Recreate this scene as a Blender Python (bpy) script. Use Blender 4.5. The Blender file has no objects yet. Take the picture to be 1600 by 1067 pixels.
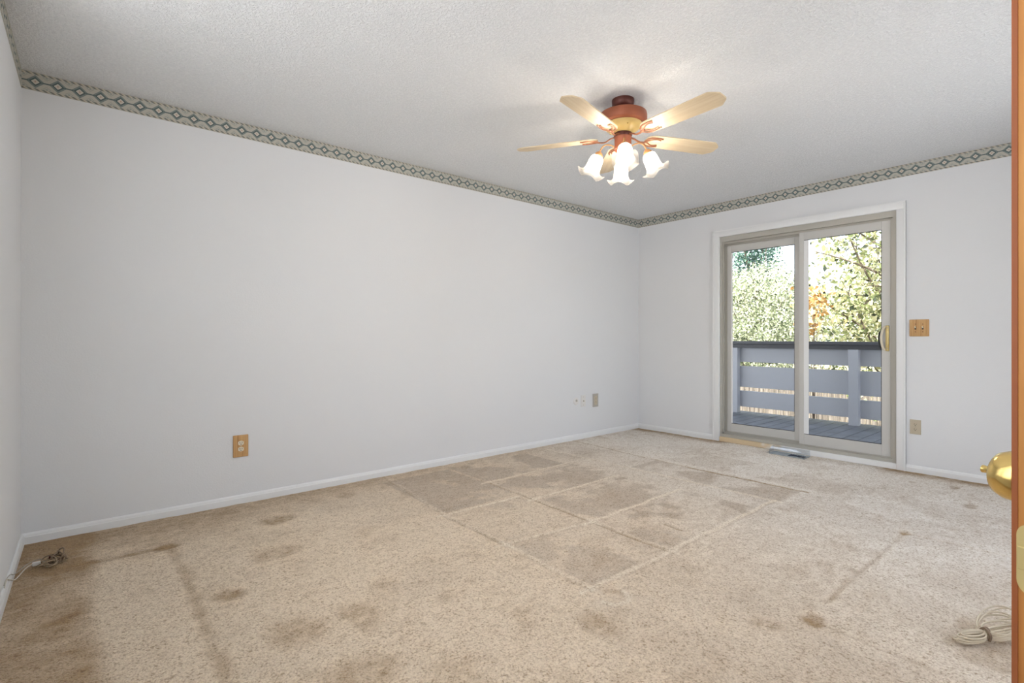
import bpy, math, random
import numpy as np
from mathutils import Vector, Matrix
random.seed(7)
R = math.radians
S = bpy.context.scene
COL = S.collection

# ------------------------------------------------------------------ camera
cam_d = bpy.data.cameras.new('camera')
cam = bpy.data.objects.new('camera', cam_d); COL.objects.link(cam)
cam.location = (0, 0, 1.0657)
cam.rotation_euler = (R(90), 0, R(-40.36))
cam_d.sensor_width = 36; cam_d.lens = 18.09
cam_d.shift_y = -0.00446
cam_d.clip_start = 0.02; cam_d.clip_end = 300
S.camera = cam

# ------------------------------------------------------------------ light
S.view_settings.view_transform = 'Standard'
S.view_settings.look = 'None'
S.view_settings.gamma = 1
S.view_settings.use_curve_mapping = False
S.view_settings.exposure = 0.91
world = bpy.data.worlds.new('sky'); S.world = world
world.use_nodes = True
wn = world.node_tree
bg = wn.nodes['Background']
sky = wn.nodes.new('ShaderNodeTexSky')
sky.sky_type = 'NISHITA'; sky.sun_disc = False
sky.sun_elevation = R(42); sky.sun_rotation = R(250); sky.dust_density = 2.0
hz = wn.nodes.new('ShaderNodeMix'); hz.data_type = 'RGBA'; hz.inputs[0].default_value = .62
hz.inputs[7].default_value = (4.6, 4.6, 4.75, 1)          # thin bright haze over the blue
wn.links.new(sky.outputs[0], hz.inputs[6]); wn.links.new(hz.outputs[2], bg.inputs[0])
bg.inputs[1].default_value = 0.32
sun_d = bpy.data.lights.new('sun', 'SUN'); sun_d.energy = 11.0; sun_d.angle = R(0.6); sun_d.color = (1, .96, .88)
sun = bpy.data.objects.new('sun', sun_d); COL.objects.link(sun)
sun.rotation_euler = Vector((-.575, .10, .81)).to_track_quat('Z', 'Y').to_euler()
BULB_W = 2.7
BULB_COL = (1.0, .92, .82)
# window portal only guides the sampling of daylight through the real glass door
pt_d = bpy.data.lights.new('door_daylight_portal', 'AREA'); pt_d.shape = 'RECTANGLE'
pt_d.size = 1.5; pt_d.size_y = 2.05
pt_d.cycles.is_portal = True
pt = bpy.data.objects.new('door_daylight_portal', pt_d); COL.objects.link(pt)
pt.location = (5.20, 1.895, 1.05); pt.rotation_euler = (R(90), 0, R(90))

ADDED_WIN = (1.48, 4.30, .12, 2.25)       # unseen back-wall window, added to brighten the room
wp_d = bpy.data.lights.new('added_window_portal', 'AREA'); wp_d.shape = 'RECTANGLE'
wp_d.size = ADDED_WIN[1]-ADDED_WIN[0]; wp_d.size_y = ADDED_WIN[3]-ADDED_WIN[2]; wp_d.cycles.is_portal = True
wp = bpy.data.objects.new('added_window_portal', wp_d); COL.objects.link(wp)
wp.location = ((ADDED_WIN[0]+ADDED_WIN[1])/2, -.53, (ADDED_WIN[2]+ADDED_WIN[3])/2); wp.rotation_euler = (R(90), 0, R(180))

WS = (-.25, 2.62, .80, 2.34)        # unseen side-wall window, added to light the near-left ceiling
ws_d = bpy.data.lights.new('added_side_window_portal', 'AREA'); ws_d.shape = 'RECTANGLE'
ws_d.size = WS[1]-WS[0]; ws_d.size_y = WS[3]-WS[2]; ws_d.cycles.is_portal = True
wso = bpy.data.objects.new('added_side_window_portal', ws_d); COL.objects.link(wso)
wso.location = (-.43, (WS[0]+WS[1])/2, (WS[2]+WS[3])/2); wso.rotation_euler = (R(90), 0, R(-90))

# ------------------------------------------------------------------ helpers
class MB:
    def __init__(s): s.v = []; s.f = []; s.u = None
    def add(s, vs, fs, M=None):
        b = len(s.v)
        if M is not None: vs = [M @ Vector(p) for p in vs]
        s.v += [tuple(p) for p in vs]; s.f += [tuple(i+b for i in f) for f in fs]; return s
    def box(s, a, b, M=None, bev=0.0):
        x0, y0, z0 = a; x1, y1, z1 = b
        if bev <= 0:
            vs = [(x0,y0,z0),(x1,y0,z0),(x1,y1,z0),(x0,y1,z0),(x0,y0,z1),(x1,y0,z1),(x1,y1,z1),(x0,y1,z1)]
            return s.add(vs, [(0,3,2,1),(4,5,6,7),(0,1,5,4),(1,2,6,5),(2,3,7,6),(3,0,4,7)], M)
        import bmesh
        bm = bmesh.new(); bmesh.ops.create_cube(bm, size=1)
        bmesh.ops.scale(bm, vec=(x1-x0, y1-y0, z1-z0), verts=bm.verts)
        bmesh.ops.translate(bm, vec=((x0+x1)/2, (y0+y1)/2, (z0+z1)/2), verts=bm.verts)
        bmesh.ops.bevel(bm, geom=list(bm.edges), offset=bev, segments=2, profile=.5, affect='EDGES', clamp_overlap=True)
        bm.verts.index_update()
        s.add([v.co.copy() for v in bm.verts], [[v.index for v in f.verts] for f in bm.faces], M); bm.free(); return s
    def prism(s, outline, z0, z1, M=None):
        n = len(outline)
        vs = [(x, y, z0) for x, y in outline] + [(x, y, z1) for x, y in outline]
        fs = [tuple(range(n-1, -1, -1)), tuple(range(n, 2*n))] + [(i, (i+1) % n, n+(i+1) % n, n+i) for i in range(n)]
        return s.add(vs, fs, M)
    def lathe(s, prof, M=None, n=32, fn=None):
        vs = []; fs = []
        for k, (r, z) in enumerate(prof):
            for i in range(n):
                t = 2*math.pi*i/n
                rr, zz = (r, z) if fn is None else fn(r, z, t, k/(len(prof)-1))
                vs.append((rr*math.cos(t), rr*math.sin(t), zz))
        for k in range(len(prof)-1):
            for i in range(n):
                j = (i+1) % n
                fs.append((k*n+i, k*n+j, (k+1)*n+j, (k+1)*n+i))
        return s.add(vs, fs, M)
    def tube(s, pts, r, M=None, n=8, cap=True, flat=1.0):
        pts = [Vector(p) for p in pts]; m = len(pts)
        rs = r if isinstance(r, (list, tuple)) else [r]*m
        vs = []; fs = []; up = None
        for k in range(m):
            t = (pts[min(k+1, m-1)]-pts[max(k-1, 0)])
            t = t.normalized() if t.length > 1e-9 else Vector((0, 0, 1))
            if up is None:
                up = Vector((0, 0, 1)) if abs(t.z) < .95 else Vector((1, 0, 0))
            a = t.cross(up)
            a = a.normalized() if a.length > 1e-6 else Vector((1, 0, 0))
            b = a.cross(t).normalized(); up = b
            for i in range(n):
                q = 2*math.pi*i/n
                vs.append(pts[k]+a*math.cos(q)*rs[k]+b*math.sin(q)*rs[k]*flat)
        for k in range(m-1):
            for i in range(n):
                j = (i+1) % n; fs.append((k*n+i, k*n+j, (k+1)*n+j, (k+1)*n+i))
        if cap: fs += [tuple(range(n-1, -1, -1)), tuple(range((m-1)*n, m*n))]
        return s.add(vs, fs, M)
    def build(s, name, mat, parent=None, smooth=None, **props):
        me = bpy.data.meshes.new(name); me.from_pydata(s.v, [], s.f); me.update()
        import bmesh
        bm = bmesh.new(); bm.from_mesh(me); bmesh.ops.recalc_face_normals(bm, faces=bm.faces); bm.to_mesh(me); bm.free()
        if mat: me.materials.append(mat)
        if smooth:
            me.shade_smooth(); me.set_sharp_from_angle(angle=R(smooth))
        o = bpy.data.objects.new(name, me); COL.objects.link(o)
        if parent: o.parent = parent
        for k, v in props.items(): o[k] = v
        return o

def empty(name, loc=(0, 0, 0), rot=(0, 0, 0), **props):
    o = bpy.data.objects.new(name, None); COL.objects.link(o); o.empty_display_size = .05
    o.location = loc; o.rotation_euler = rot
    for k, v in props.items(): o[k] = v
    return o

def smoothpath(pts, n=6):
    P = [Vector(p) for p in pts]; out = []
    for i in range(len(P)-1):
        a = P[max(i-1, 0)]; b = P[i]; c = P[i+1]; d = P[min(i+2, len(P)-1)]
        for k in range(n):
            t = k/n
            out.append(.5*((2*b)+(c-a)*t+(2*a-5*b+4*c-d)*t*t+(3*b-a-3*c+d)*t**3))
    out.append(P[-1]); return out

# ------------------------------------------------------------------ materials
def srgb(h):
    h = h.lstrip('#'); c = [int(h[i:i+2], 16)/255 for i in (0, 2, 4)]
    return tuple(x/12.92 if x <= .04045 else ((x+.055)/1.055)**2.4 for x in c)+(1,)
def mat(name, col, rough=.6, metal=0, **kw):
    m = bpy.data.materials.new(name); m.use_nodes = True
    b = m.node_tree.nodes['Principled BSDF']
    b.inputs['Base Color'].default_value = col if len(col) == 4 else (*col, 1)
    b.inputs['Roughness'].default_value = rough; b.inputs['Metallic'].default_value = metal
    for k, v in kw.items(): b.inputs[k.replace('_', ' ')].default_value = v
    return m
class NT:
    def __init__(s, m): s.m = m; s.t = m.node_tree; s.b = s.t.nodes['Principled BSDF']
    def n(s, typ, ins=None, **kw):
        nd = s.t.nodes.new(typ)
        for k, v in kw.items(): setattr(nd, k, v)
        for k, v in (ins or {}).items():
            sk = nd.inputs[k]
            if isinstance(v, bpy.types.NodeSocket): s.t.links.new(v, sk)
            else: sk.default_value = v
        return nd
    def math(s, op, a, b=0.0, c=0.0):
        return s.n('ShaderNodeMath', {0: a, 1: b, 2: c}, operation=op).outputs[0]
    def mix(s, f, a, b, blend='MIX'):
        nd = s.n('ShaderNodeMix', data_type='RGBA', blend_type=blend)
        for k, v in ((0, f), (6, a), (7, b)):
            if isinstance(v, bpy.types.NodeSocket): s.t.links.new(v, nd.inputs[k])
            else: nd.inputs[k].default_value = v
        return nd.outputs[2]
    def ramp(s, fac, stops, interp='LINEAR'):
        nd = s.n('ShaderNodeValToRGB', {0: fac}); cr = nd.color_ramp; cr.interpolation = interp
        while len(cr.elements) > 1: cr.elements.remove(cr.elements[-1])
        cr.elements[0].position = stops[0][0]; cr.elements[0].color = stops[0][1]
        for p, c in stops[1:]:
            e = cr.elements.new(p); e.color = c
        return nd.outputs[0]
    def link(s, a, b): s.t.links.new(a, b)
    def bump(s, h, strength, dist):
        b = s.n('ShaderNodeBump', {'Strength': strength, 'Distance': dist, 'Height': h})
        s.link(b.outputs[0], s.b.inputs['Normal']); return b
def G(v): return (v, v, v, 1)

def painted(name, col, scale, strength, dist, detail=3):
    m = mat(name, col, .75, Specular_IOR_Level=.25); t = NT(m)
    co = t.n('ShaderNodeTexCoord').outputs['Object']
    nz = t.n('ShaderNodeTexNoise', {'Vector': co, 'Scale': scale, 'Detail': detail, 'Roughness': .6}).outputs[0]
    t.bump(nz, strength, dist); return m
M_WALL = painted('wall_paint', (.775, .785, .805, 1), 140, .25, .003)
M_TRIM = mat('trim_paint', (.83, .84, .85, 1), .35)
# popcorn ceiling
M_CEIL = mat('textured_ceiling', (.80, .80, .79, 1), .9, Specular_IOR_Level=.1); t = NT(M_CEIL)
co = t.n('ShaderNodeTexCoord').outputs['Object']
a = t.n('ShaderNodeTexNoise', {'Vector': co, 'Scale': 75, 'Detail': 4, 'Roughness': .65, 'Distortion': .6}).outputs[0]
a2 = t.ramp(a, [(.40, G(0)), (.62, G(1))])
t.bump(a2, .7, .006)
t.link(t.mix(a2, (.87, .885, .91, 1), (.94, .955, .975, 1)), t.b.inputs['Base Color'])

# carpet
M_CARPET = mat('beige_shag_carpet', (.5, .4, .3, 1), 1.0, Specular_IOR_Level=.05, Sheen_Weight=.25, Sheen_Roughness=.6); t = NT(M_CARPET)
at = t.n('ShaderNodeAttribute', attribute_name='pile_color').outputs['Color']
co = t.n('ShaderNodeTexCoord').outputs['Object']
n1 = t.n('ShaderNodeTexNoise', {'Vector': co, 'Scale': 105, 'Detail': 4, 'Roughness': .62, 'Distortion': 1.0}).outputs[0]
n2 = t.n('ShaderNodeTexNoise', {'Vector': co, 'Scale': 30, 'Detail': 3, 'Roughness': .6, 'Distortion': .8}).outputs[0]
n3 = t.n('ShaderNodeTexVoronoi', {'Vector': co, 'Scale': 130}).outputs['Distance']
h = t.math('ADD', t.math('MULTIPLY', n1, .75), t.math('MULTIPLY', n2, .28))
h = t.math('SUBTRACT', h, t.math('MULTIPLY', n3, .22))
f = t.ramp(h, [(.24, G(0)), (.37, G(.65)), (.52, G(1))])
dark = t.mix(1.0, at, (.55, .45, .33, 1), 'MULTIPLY')  # tuft shading put into the colour, darker where the bump is low
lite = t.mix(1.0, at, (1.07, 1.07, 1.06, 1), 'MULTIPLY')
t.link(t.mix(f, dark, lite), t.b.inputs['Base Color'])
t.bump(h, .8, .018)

# oak (foreground door)
def wood(name, c1, c2, c3, axis='Z', scale=1.0, rough=.4):
    m = mat(name, c2, rough); t = NT(m)
    co = t.n('ShaderNodeTexCoord').outputs['Object']
    sc = {'X': (1.2, 26, 26), 'Y': (26, 1.2, 26), 'Z': (26, 26, 1.2)}[axis]
    mp = t.n('ShaderNodeMapping', {'Vector': co, 'Scale': tuple(v*scale for v in sc)}).outputs[0]
    nz = t.n('ShaderNodeTexNoise', {'Vector': mp, 'Scale': 1.6, 'Detail': 5, 'Roughness': .6, 'Distortion': .4}).outputs[0]
    t.link(t.ramp(nz, [(.3, c1), (.5, c2), (.7, c3)]), t.b.inputs['Base Color'])
    t.bump(nz, .15, .001); return m
M_OAK = wood('golden_oak', srgb('#A0602A'), srgb('#B67A3C'), srgb('#C48E4C'))
M_OAKPLATE = wood('light_oak_plate', srgb('#B08350'), srgb('#C69B66'), srgb('#D2AC78'), scale=2, rough=.5)
M_MAPLE = wood('pale_maple_blade', srgb('#C8B290'), srgb('#D6C4A6'), srgb('#E0D2BA'), axis='X', scale=.8, rough=.45)
M_BRASS = mat('polished_brass', srgb('#E6C77E'), .20, 1)
M_BRASSP = mat('pale_brass', srgb('#D2BE84'), .4, .5)
M_COPPER = mat('antique_copper', srgb('#9A5A40'), .42, .35)
M_DKCOPPER = mat('dark_bronze', srgb('#5C3028'), .4, .4)
M_IRON = mat('copper_scroll', srgb('#8E5C42'), .4, .4)
M_CREAM = mat('cream_enamel', srgb('#DDC07A'), .35)
M_TAN = mat('tan_socket', srgb('#B88A5C'), .45, .3)
M_IVORY = mat('ivory_plastic', srgb('#E2D8C2'), .4)
M_WHITEP = mat('white_plastic', srgb('#E4E2E0'), .4)
M_BEIGEP = mat('beige_plastic', srgb('#C4B8A2'), .45)
M_GREYP = mat('greige_plastic', srgb('#B4AEA6'), .45)
M_BLACK = mat('slot_black', (.01, .01, .01, 1), .6)
M_SCREW = mat('screw_steel', srgb('#B8B0A0'), .35, .8)
M_ALU = mat('almond_door_metal', srgb('#B8B5AD'), .42, .15)
M_ALU2 = mat('almond_panel_metal', srgb('#CCCBC8'), .4, .1)
M_RUBBER = mat('black_gasket', (.015, .016, .02, 1), .6)
M_DECK = mat('grey_deck_paint', srgb('#8A8F94'), .6); t = NT(M_DECK)
co = t.n('ShaderNodeTexCoord').outputs['Object']
nz = t.n('ShaderNodeTexNoise', {'Vector': co, 'Scale': 5, 'Detail': 5}).outputs[0]
t.link(t.ramp(nz, [(.3, srgb('#4E545C')), (.7, srgb('#676D76'))]), t.b.inputs['Base Color'])
M_RAIL = mat('grey_rail_paint', srgb('#AAADB5'), .6)
M_CAP = mat('dark_grey_cap_paint', srgb('#484A50'), .55)
M_PICKET = wood('weathered_picket', srgb('#45403A'), srgb('#5E5750'), srgb('#857E76'), rough=.8)
M_GROUND = mat('leaf_litter_ground', srgb('#B29A78'), .95); t = NT(M_GROUND)
co = t.n('ShaderNodeTexCoord').outputs['Object']
nz = t.n('ShaderNodeTexNoise', {'Vector': co, 'Scale': 6, 'Detail': 8, 'Roughness': .7}).outputs[0]
t.link(t.ramp(nz, [(.3, srgb('#4A3E30')), (.5, srgb('#80705A')), (.65, srgb('#70764E')), (.8, srgb('#B8A88C'))]), t.b.inputs['Base Color'])
M_BARK = wood('grey_bark', srgb('#3C342C'), srgb('#5E5348'), srgb('#7A6E60'), scale=.6, rough=.9)
M_CORD = mat('beige_cord', srgb('#D6C8B0'), .6)
M_CORDB = mat('brown_cord', srgb('#8A7560'), .6)
M_CORDM = mat('tan_cord', srgb('#A08C72'), .6)
M_CORDW = mat('white_cord', srgb('#DCD6CA'), .5)
M_REGIST = mat('grey_register', srgb('#9CA4A8'), .5)
M_REGD = mat('navy_register_slot', srgb('#22304A'), .6)

def glass(name, tint, gloss=.06, rough=0.0):
    m = bpy.data.materials.new(name); m.use_nodes = True; nt = m.node_tree; nt.nodes.clear()
    o = nt.nodes.new('ShaderNodeOutputMaterial'); mx = nt.nodes.new('ShaderNodeMixShader')
    tr = nt.nodes.new('ShaderNodeBsdfTransparent'); tr.inputs[0].default_value = tint
    gl = nt.nodes.new('ShaderNodeBsdfGlossy'); gl.inputs['Roughness'].default_value = rough
    lw = nt.nodes.new('ShaderNodeLayerWeight'); lw.inputs[0].default_value = .25
    mm = nt.nodes.new('ShaderNodeMath'); mm.operation = 'MULTIPLY_ADD'; mm.inputs[1].default_value = .35; mm.inputs[2].default_value = gloss
    nt.links.new(lw.outputs['Fresnel'], mm.inputs[0]); nt.links.new(mm.outputs[0], mx.inputs[0])
    nt.links.new(tr.outputs[0], mx.inputs[1]); nt.links.new(gl.outputs[0], mx.inputs[2]); nt.links.new(mx.outputs[0], o.inputs[0])
    return m
M_GLASS = glass('clear_door_glass', (.97, .98, .98, 1), .01)
M_PLEX = glass('clear_blue_plastic', (.95, .97, .99, 1), .03, .06)

# frosted glowing lamp glass
def frosted():
    m = bpy.data.materials.new('frosted_lamp_glass'); m.use_nodes = True; nt = m.node_tree; nt.nodes.clear()
    o = nt.nodes.new('ShaderNodeOutputMaterial')
    tr = nt.nodes.new('ShaderNodeBsdfTransparent'); tr.inputs[0].default_value = (1, .97, .92, 1)
    tl = nt.nodes.new('ShaderNodeBsdfTranslucent'); tl.inputs[0].default_value = (.34, .325, .30, 1)
    df = nt.nodes.new('ShaderNodeBsdfPrincipled'); df.inputs['Base Color'].default_value = (.5, .48, .45, 1); df.inputs['Roughness'].default_value = .25
    em = nt.nodes.new('ShaderNodeEmission'); em.inputs[0].default_value = (1, .93, .84, 1)
    # hottest around the bulb, fading to the flared rim
    co = nt.nodes.new('ShaderNodeTexCoord'); sx = nt.nodes.new('ShaderNodeSeparateXYZ'); nt.links.new(co.outputs['Object'], sx.inputs[0])
    mr = nt.nodes.new('ShaderNodeMapRange'); mr.inputs[1].default_value = -.115; mr.inputs[2].default_value = -.07
    mr.inputs[3].default_value = .0; mr.inputs[4].default_value = .30
    nt.links.new(sx.outputs[2], mr.inputs[0]); nt.links.new(mr.outputs[0], em.inputs[1])
    m1 = nt.nodes.new('ShaderNodeMixShader'); m1.inputs[0].default_value = .5
    nt.links.new(tl.outputs[0], m1.inputs[1]); nt.links.new(df.outputs[0], m1.inputs[2])
    m2 = nt.nodes.new('ShaderNodeMixShader'); m2.inputs[0].default_value = .42
    nt.links.new(m1.outputs[0], m2.inputs[1]); nt.links.new(tr.outputs[0], m2.inputs[2])
    ad = nt.nodes.new('ShaderNodeAddShader'); nt.links.new(m2.outputs[0], ad.inputs[0]); nt.links.new(em.outputs[0], ad.inputs[1])
    nt.links.new(ad.outputs[0], o.inputs[0]); return m
M_FROST = frosted()
M_BULB = bpy.data.materials.new('lit_bulb'); M_BULB.use_nodes = True
nt = M_BULB.node_tree; nt.nodes.clear(); o = nt.nodes.new('ShaderNodeOutputMaterial')
tr = nt.nodes.new('ShaderNodeBsdfTransparent'); em = nt.nodes.new('ShaderNodeEmission'); em.inputs[0].default_value = (1, .9, .78, 1); em.inputs[1].default_value = 2.0
ad = nt.nodes.new('ShaderNodeAddShader'); nt.links.new(tr.outputs[0], ad.inputs[0]); nt.links.new(em.outputs[0], ad.inputs[1]); nt.links.new(ad.outputs[0], o.inputs[0])

# wallpaper border : u counts the medallions, v runs 0..1 over the height
M_BORDER = mat('southwest_border_paper', (.6, .6, .5, 1), .7); t = NT(M_BORDER)
uv = t.n('ShaderNodeUVMap', uv_map='UVMap').outputs[0]
sp = t.n('ShaderNodeSeparateXYZ', {0: uv}); u, v = sp.outputs[0], sp.outputs[1]
fu = t.math('MULTIPLY', t.math('ABSOLUTE', t.math('SUBTRACT', t.math('FRACT', u), .5)), 2)
fv = t.math('MULTIPLY', t.math('ABSOLUTE', t.math('SUBTRACT', v, .5)), 2)
D = t.math('ADD', t.math('MULTIPLY', fu, .80), t.math('MULTIPLY', fv, .95))
tan, crm, tea, gry, bei, sag = srgb('#B39A88'), srgb('#D8D5CC'), srgb('#5E6C6C'), srgb('#87908E'), srgb('#BDBAB0'), srgb('#A2A6A0')
med = t.ramp(D, [(0, tan), (.10, crm), (.17, tan), (.21, crm), (.30, srgb('#4A5656')), (.37, tea), (.50, gry), (.60, srgb('#6E7A7A')), (.66, bei), (.78, sag), (.9, bei)], 'CONSTANT')
D2 = t.math('ADD', t.math('MULTIPLY', t.math('SUBTRACT', 1.0, fu), 1.2), t.math('MULTIPLY', t.math('ABSOLUTE', t.math('SUBTRACT', fv, .62)), 1.6))
sec = t.ramp(D2, [(0, srgb('#9AA09C')), (.18, bei), (.34, sag), (.46, bei)], 'CONSTANT')
med = t.mix(t.math('GREATER_THAN', D, .78), med, sec)
link = t.math('MULTIPLY', t.math('LESS_THAN', fv, .07), t.math('GREATER_THAN', fu, .6))
med = t.mix(link, med, tea)
z3 = t.math('FRACT', t.math('ADD', t.math('MULTIPLY', u, 3), t.math('MULTIPLY', v, 5)))
edge = t.ramp(z3, [(0, srgb('#6E7472')), (.3, srgb('#A89C8C')), (.5, srgb('#C8C1B2')), (.8, srgb('#989A94'))], 'CONSTANT')
c = t.mix(t.math('GREATER_THAN', fv, .74), med, edge)
c = t.mix(t.math('GREATER_THAN', fv, .95), c, srgb('#B8B5AA'))
t.link(c, t.b.inputs['Base Color'])

# ------------------------------------------------------------------ room shell
H = 2.44
YA = 3.6395; XB = 5.037; YK = -0.38     # long wall, glass-door wall, back wall
XL0 = -0.209; XL1 = -0.2735            # side wall is a touch off square
st = dict(kind='structure')
MB().box((XL1-.2, YA, -.15), (XB+.16, YA+.15, H+.15)).build('wall_left', M_WALL, **st)
def XS(y): return XL0+(y-YA)*(XL1-XL0)/(YK-YA)
w = MB()
for ya, yb, za, zb in ((YK-.1, WS[0], -.15, H+.15), (WS[1], YA+.002, -.15, H+.15), (WS[0], WS[1], -.15, WS[2]), (WS[0], WS[1], WS[3], H+.15)):
    w.prism([(XS(yb), yb), (XS(ya), ya), (XL1-.12, ya), (XL1-.12, yb)], za, zb)
w.build('wall_side', M_WALL, **st)
w2 = empty('added_window_2', (0, 0, 0), kind='structure')  # added daylight opening in the unseen part of the side wall
f_ = MB()
for ya, yb, za, zb in ((WS[0], WS[0]+.05, WS[2], WS[3]), (WS[1]-.05, WS[1], WS[2], WS[3]), (WS[0], WS[1], WS[2], WS[2]+.05), (WS[0], WS[1], WS[3]-.05, WS[3]), (1.27, 1.32, WS[2], WS[3])):
    f_.box((XL1-.11, ya, za), (XL1-.05, yb, zb), bev=.003)
f_.build('added_window_frame', M_TRIM, w2)
w = MB()
OY0, OY1, OZ0, OZ1 = 1.15, 2.64, .0, 2.085
w.box((XB, YK-1.8, -.15), (XB+.16, OY0, H+.15)); w.box((XB, OY1, -.15), (XB+.16, YA+.001, H+.15))
w.box((XB, OY0, OZ1), (XB+.16, OY1, H+.15)); w.box((XB, OY0, -.15), (XB+.16, OY1, 0))
w.build('wall_right', M_WALL, **st)
DX0, DX1 = .585, 1.375                  # doorway in the back wall
w = MB()
w.box((XL1-.15, YK-.12, -.15), (DX0, YK, H+.15)); w.box((DX1, YK-.12, -.15), (ADDED_WIN[0], YK, H+.15)); w.box((ADDED_WIN[1], YK-.12, -.15), (XB+.001, YK, H+.15))
w.box((ADDED_WIN[0], YK-.12, -.15), (ADDED_WIN[1], YK, ADDED_WIN[2])); w.box((ADDED_WIN[0], YK-.12, ADDED_WIN[3]), (ADDED_WIN[1], YK, H+.15)); w.box((DX0, YK-.12, 2.06), (DX1, YK, H+.15))
w.build('wall_back', M_WALL, **st)
w = MB(); w.box((-.6, YK-1.5, -.15), (1.7, YK-1.38, H+.15)); w.box((1.6, YK-1.4, -.15), (1.7, YK-.12, H+.15)); w.box((-.72, YK-1.5, -.15), (-.6, YK-.12, H+.15))
w.build('wall_hall', M_WALL, **st)
MB().box((-.72, YK-.12, H), (XB+.16, YA+.15, H+.15)).box((-.72, YK-1.5, H), (1.7, YK-.12, H+.15)).build('ceiling', M_CEIL, **st)
MB().box((-.72, YK-.12, -.15), (XB+.16, YA+.15, -.02)).box((-.72, YK-1.5, -.15), (1.7, YK-.12, -.02)).build('floor', M_GROUND, **st)
# unseen roof slab, eaves shaped to keep sun off the deck and side window
MB().box((-1.2, YK-1.7, H+.15), (1.9, YK-.4, H+.33)).box((-1.78, YK-.4, H+.15), (XB+1.4, YA+3, H+.33)).build('shade_roof', M_TRIM, **st)

# ---- carpet: dense mesh carrying pile shade and furniture dents
def vnoise(x, y, seed):
    rs = np.random.RandomState(seed); g = rs.rand(256, 256)
    xi = np.floor(x).astype(int); yi = np.floor(y).astype(int); fx = x-xi; fy = y-yi
    fx = fx*fx*(3-2*fx); fy = fy*fy*(3-2*fy)
    def q(a, b): return g[a % 256, b % 256]
    return (q(xi, yi)*(1-fx)+q(xi+1, yi)*fx)*(1-fy)+(q(xi, yi+1)*(1-fx)+q(xi+1, yi+1)*fx)*fy
def fbm(x, y, s, seed, oc=4):
    o = 0; a = 1; tot = 0
    for k in range(oc):
        o = o+a*vnoise(x*s*2**k+13.7*k, y*s*2**k+5.1*k, seed+k); tot += a; a *= .55
    return o/tot
dx = .0095
X0, X1, Y0, Y1 = XL1-.0, XB, YK-.05, YA
nx = int((X1-X0)/dx); ny = int((Y1-Y0)/dx)
gx, gy = np.meshgrid(np.linspace(X0, X1, nx), np.linspace(Y0, Y1, ny), indexing='ij')
def ss(a, b, x):
    t = np.clip((x-a)/(b-a), 0, 1); return t*t*(3-2*t)
def seg(ax, ay, bx, by, wob=.008, seed=3):
    wx = gx+(fbm(gx, gy, 9, seed, 2)-.5)*2*wob; wy = gy+(fbm(gx, gy, 9, seed+20, 2)-.5)*2*wob
    vx, vy = bx-ax, by-ay; L = vx*vx+vy*vy
    t = np.clip(((wx-ax)*vx+(wy-ay)*vy)/L, 0, 1)
    return np.hypot(wx-ax-t*vx, wy-ay-t*vy), (wx-ax)*(-vy)/L**.5+(wy-ay)*vx/L**.5
def blob(cx, cy, rx, ry, seed=0, soft=.5):
    d = np.hypot((gx-cx)/rx, (gy-cy)/ry)+(fbm(gx, gy, 7, 40+seed, 3)-.5)*.9
    return 1-ss(1-soft, 1+soft, d)
big = fbm(gx, gy, 1.3, 1); mid = fbm(gx+big, gy, 4.5, 2); fin = fbm(gx, gy, 14, 3)
strk = fbm(gx*1.0+.6*gy, gy*2.2-.4*gx, 22, 77, 4)
brown = .0+.50*(mid-.5)+.45*(fin-.5)+.55*(strk-.5)+.30*(big-.5)
z = (fbm(gx, gy, 10, 9)-.5)*.006
# golden unworn pile along the walls
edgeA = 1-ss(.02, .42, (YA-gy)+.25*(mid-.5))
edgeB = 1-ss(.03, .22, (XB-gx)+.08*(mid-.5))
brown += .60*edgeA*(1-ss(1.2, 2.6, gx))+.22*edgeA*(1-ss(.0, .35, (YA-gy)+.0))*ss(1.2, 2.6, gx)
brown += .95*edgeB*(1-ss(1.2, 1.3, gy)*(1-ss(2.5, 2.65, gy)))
# brown strip along the side wall
brown += .85*(1-ss(.00, .13, gx-.0+.14*(mid-.5)))*(.35+.9*fbm(gx, gy, 5, 60))
brown += .30*blob(.2, 3.3, .5, .22, 1)+.3*blob(-.08, 3.12, .12, .12, 2)
brown -= .22*(ss(.04, .10, gx)*(1-ss(.30, .42, gx))*(1-ss(2.9, 3.1, gy)))*(.5+fbm(gx, gy, 6, 70))
# near-left stains
for k, (cx, cy, rx, ry, am) in enumerate([(.36, 3.12, .05, .045, .7), (.89, 3.18, .09, .07, .55), (.75, 2.68, .11, .07, .45), (.50, 2.37, .06, .05, .6),
        (.62, 1.93, .11, .10, .40), (.83, 1.89, .06, .12, .35), (1.02, 2.06, .06, .05, .3), (.45, 1.5, .10, .06, .25), (.9, 1.3, .08, .16, .22),
        (1.47, 1.23, .07, .09, .38), (1.95, .85, .05, .05, .35), (1.17, 1.79, .05, .05, .25), (.70, 1.55, .12, .08, .3), (1.4, 3.36, .06, .05, .3),
        (3.44, .75, .035, .03, .8), (4.3, .60, .06, .03, .5), (4.75, .75, .05, .025, .6), (4.70, .98, .03, .025, .5), (2.12, .74, .045, .035, .8), (2.4, .32, .2, .10, .25)]):
    bl = blob(cx, cy, rx, ry, k+5)*(.25+1.5*fbm(gx, gy, 45, 200+k, 3))*1.0; brown += 1.2*am*bl; z -= .004*bl
d, s = seg(.37, 3.05, .35, 1.4, .02); brown += .42*(1-ss(.008, .04, d)); z -= .006*(1-ss(.0, .03, d))
d, s = seg(.24, 3.0, .22, 1.6, .02); brown += .16*(1-ss(.004, .02, d))
d, s = seg(-.06, 3.14, .36, 3.12, .012); brown += .5*(1-ss(.004, .035, d)); z -= .004*(1-ss(0, .02, d))
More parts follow.
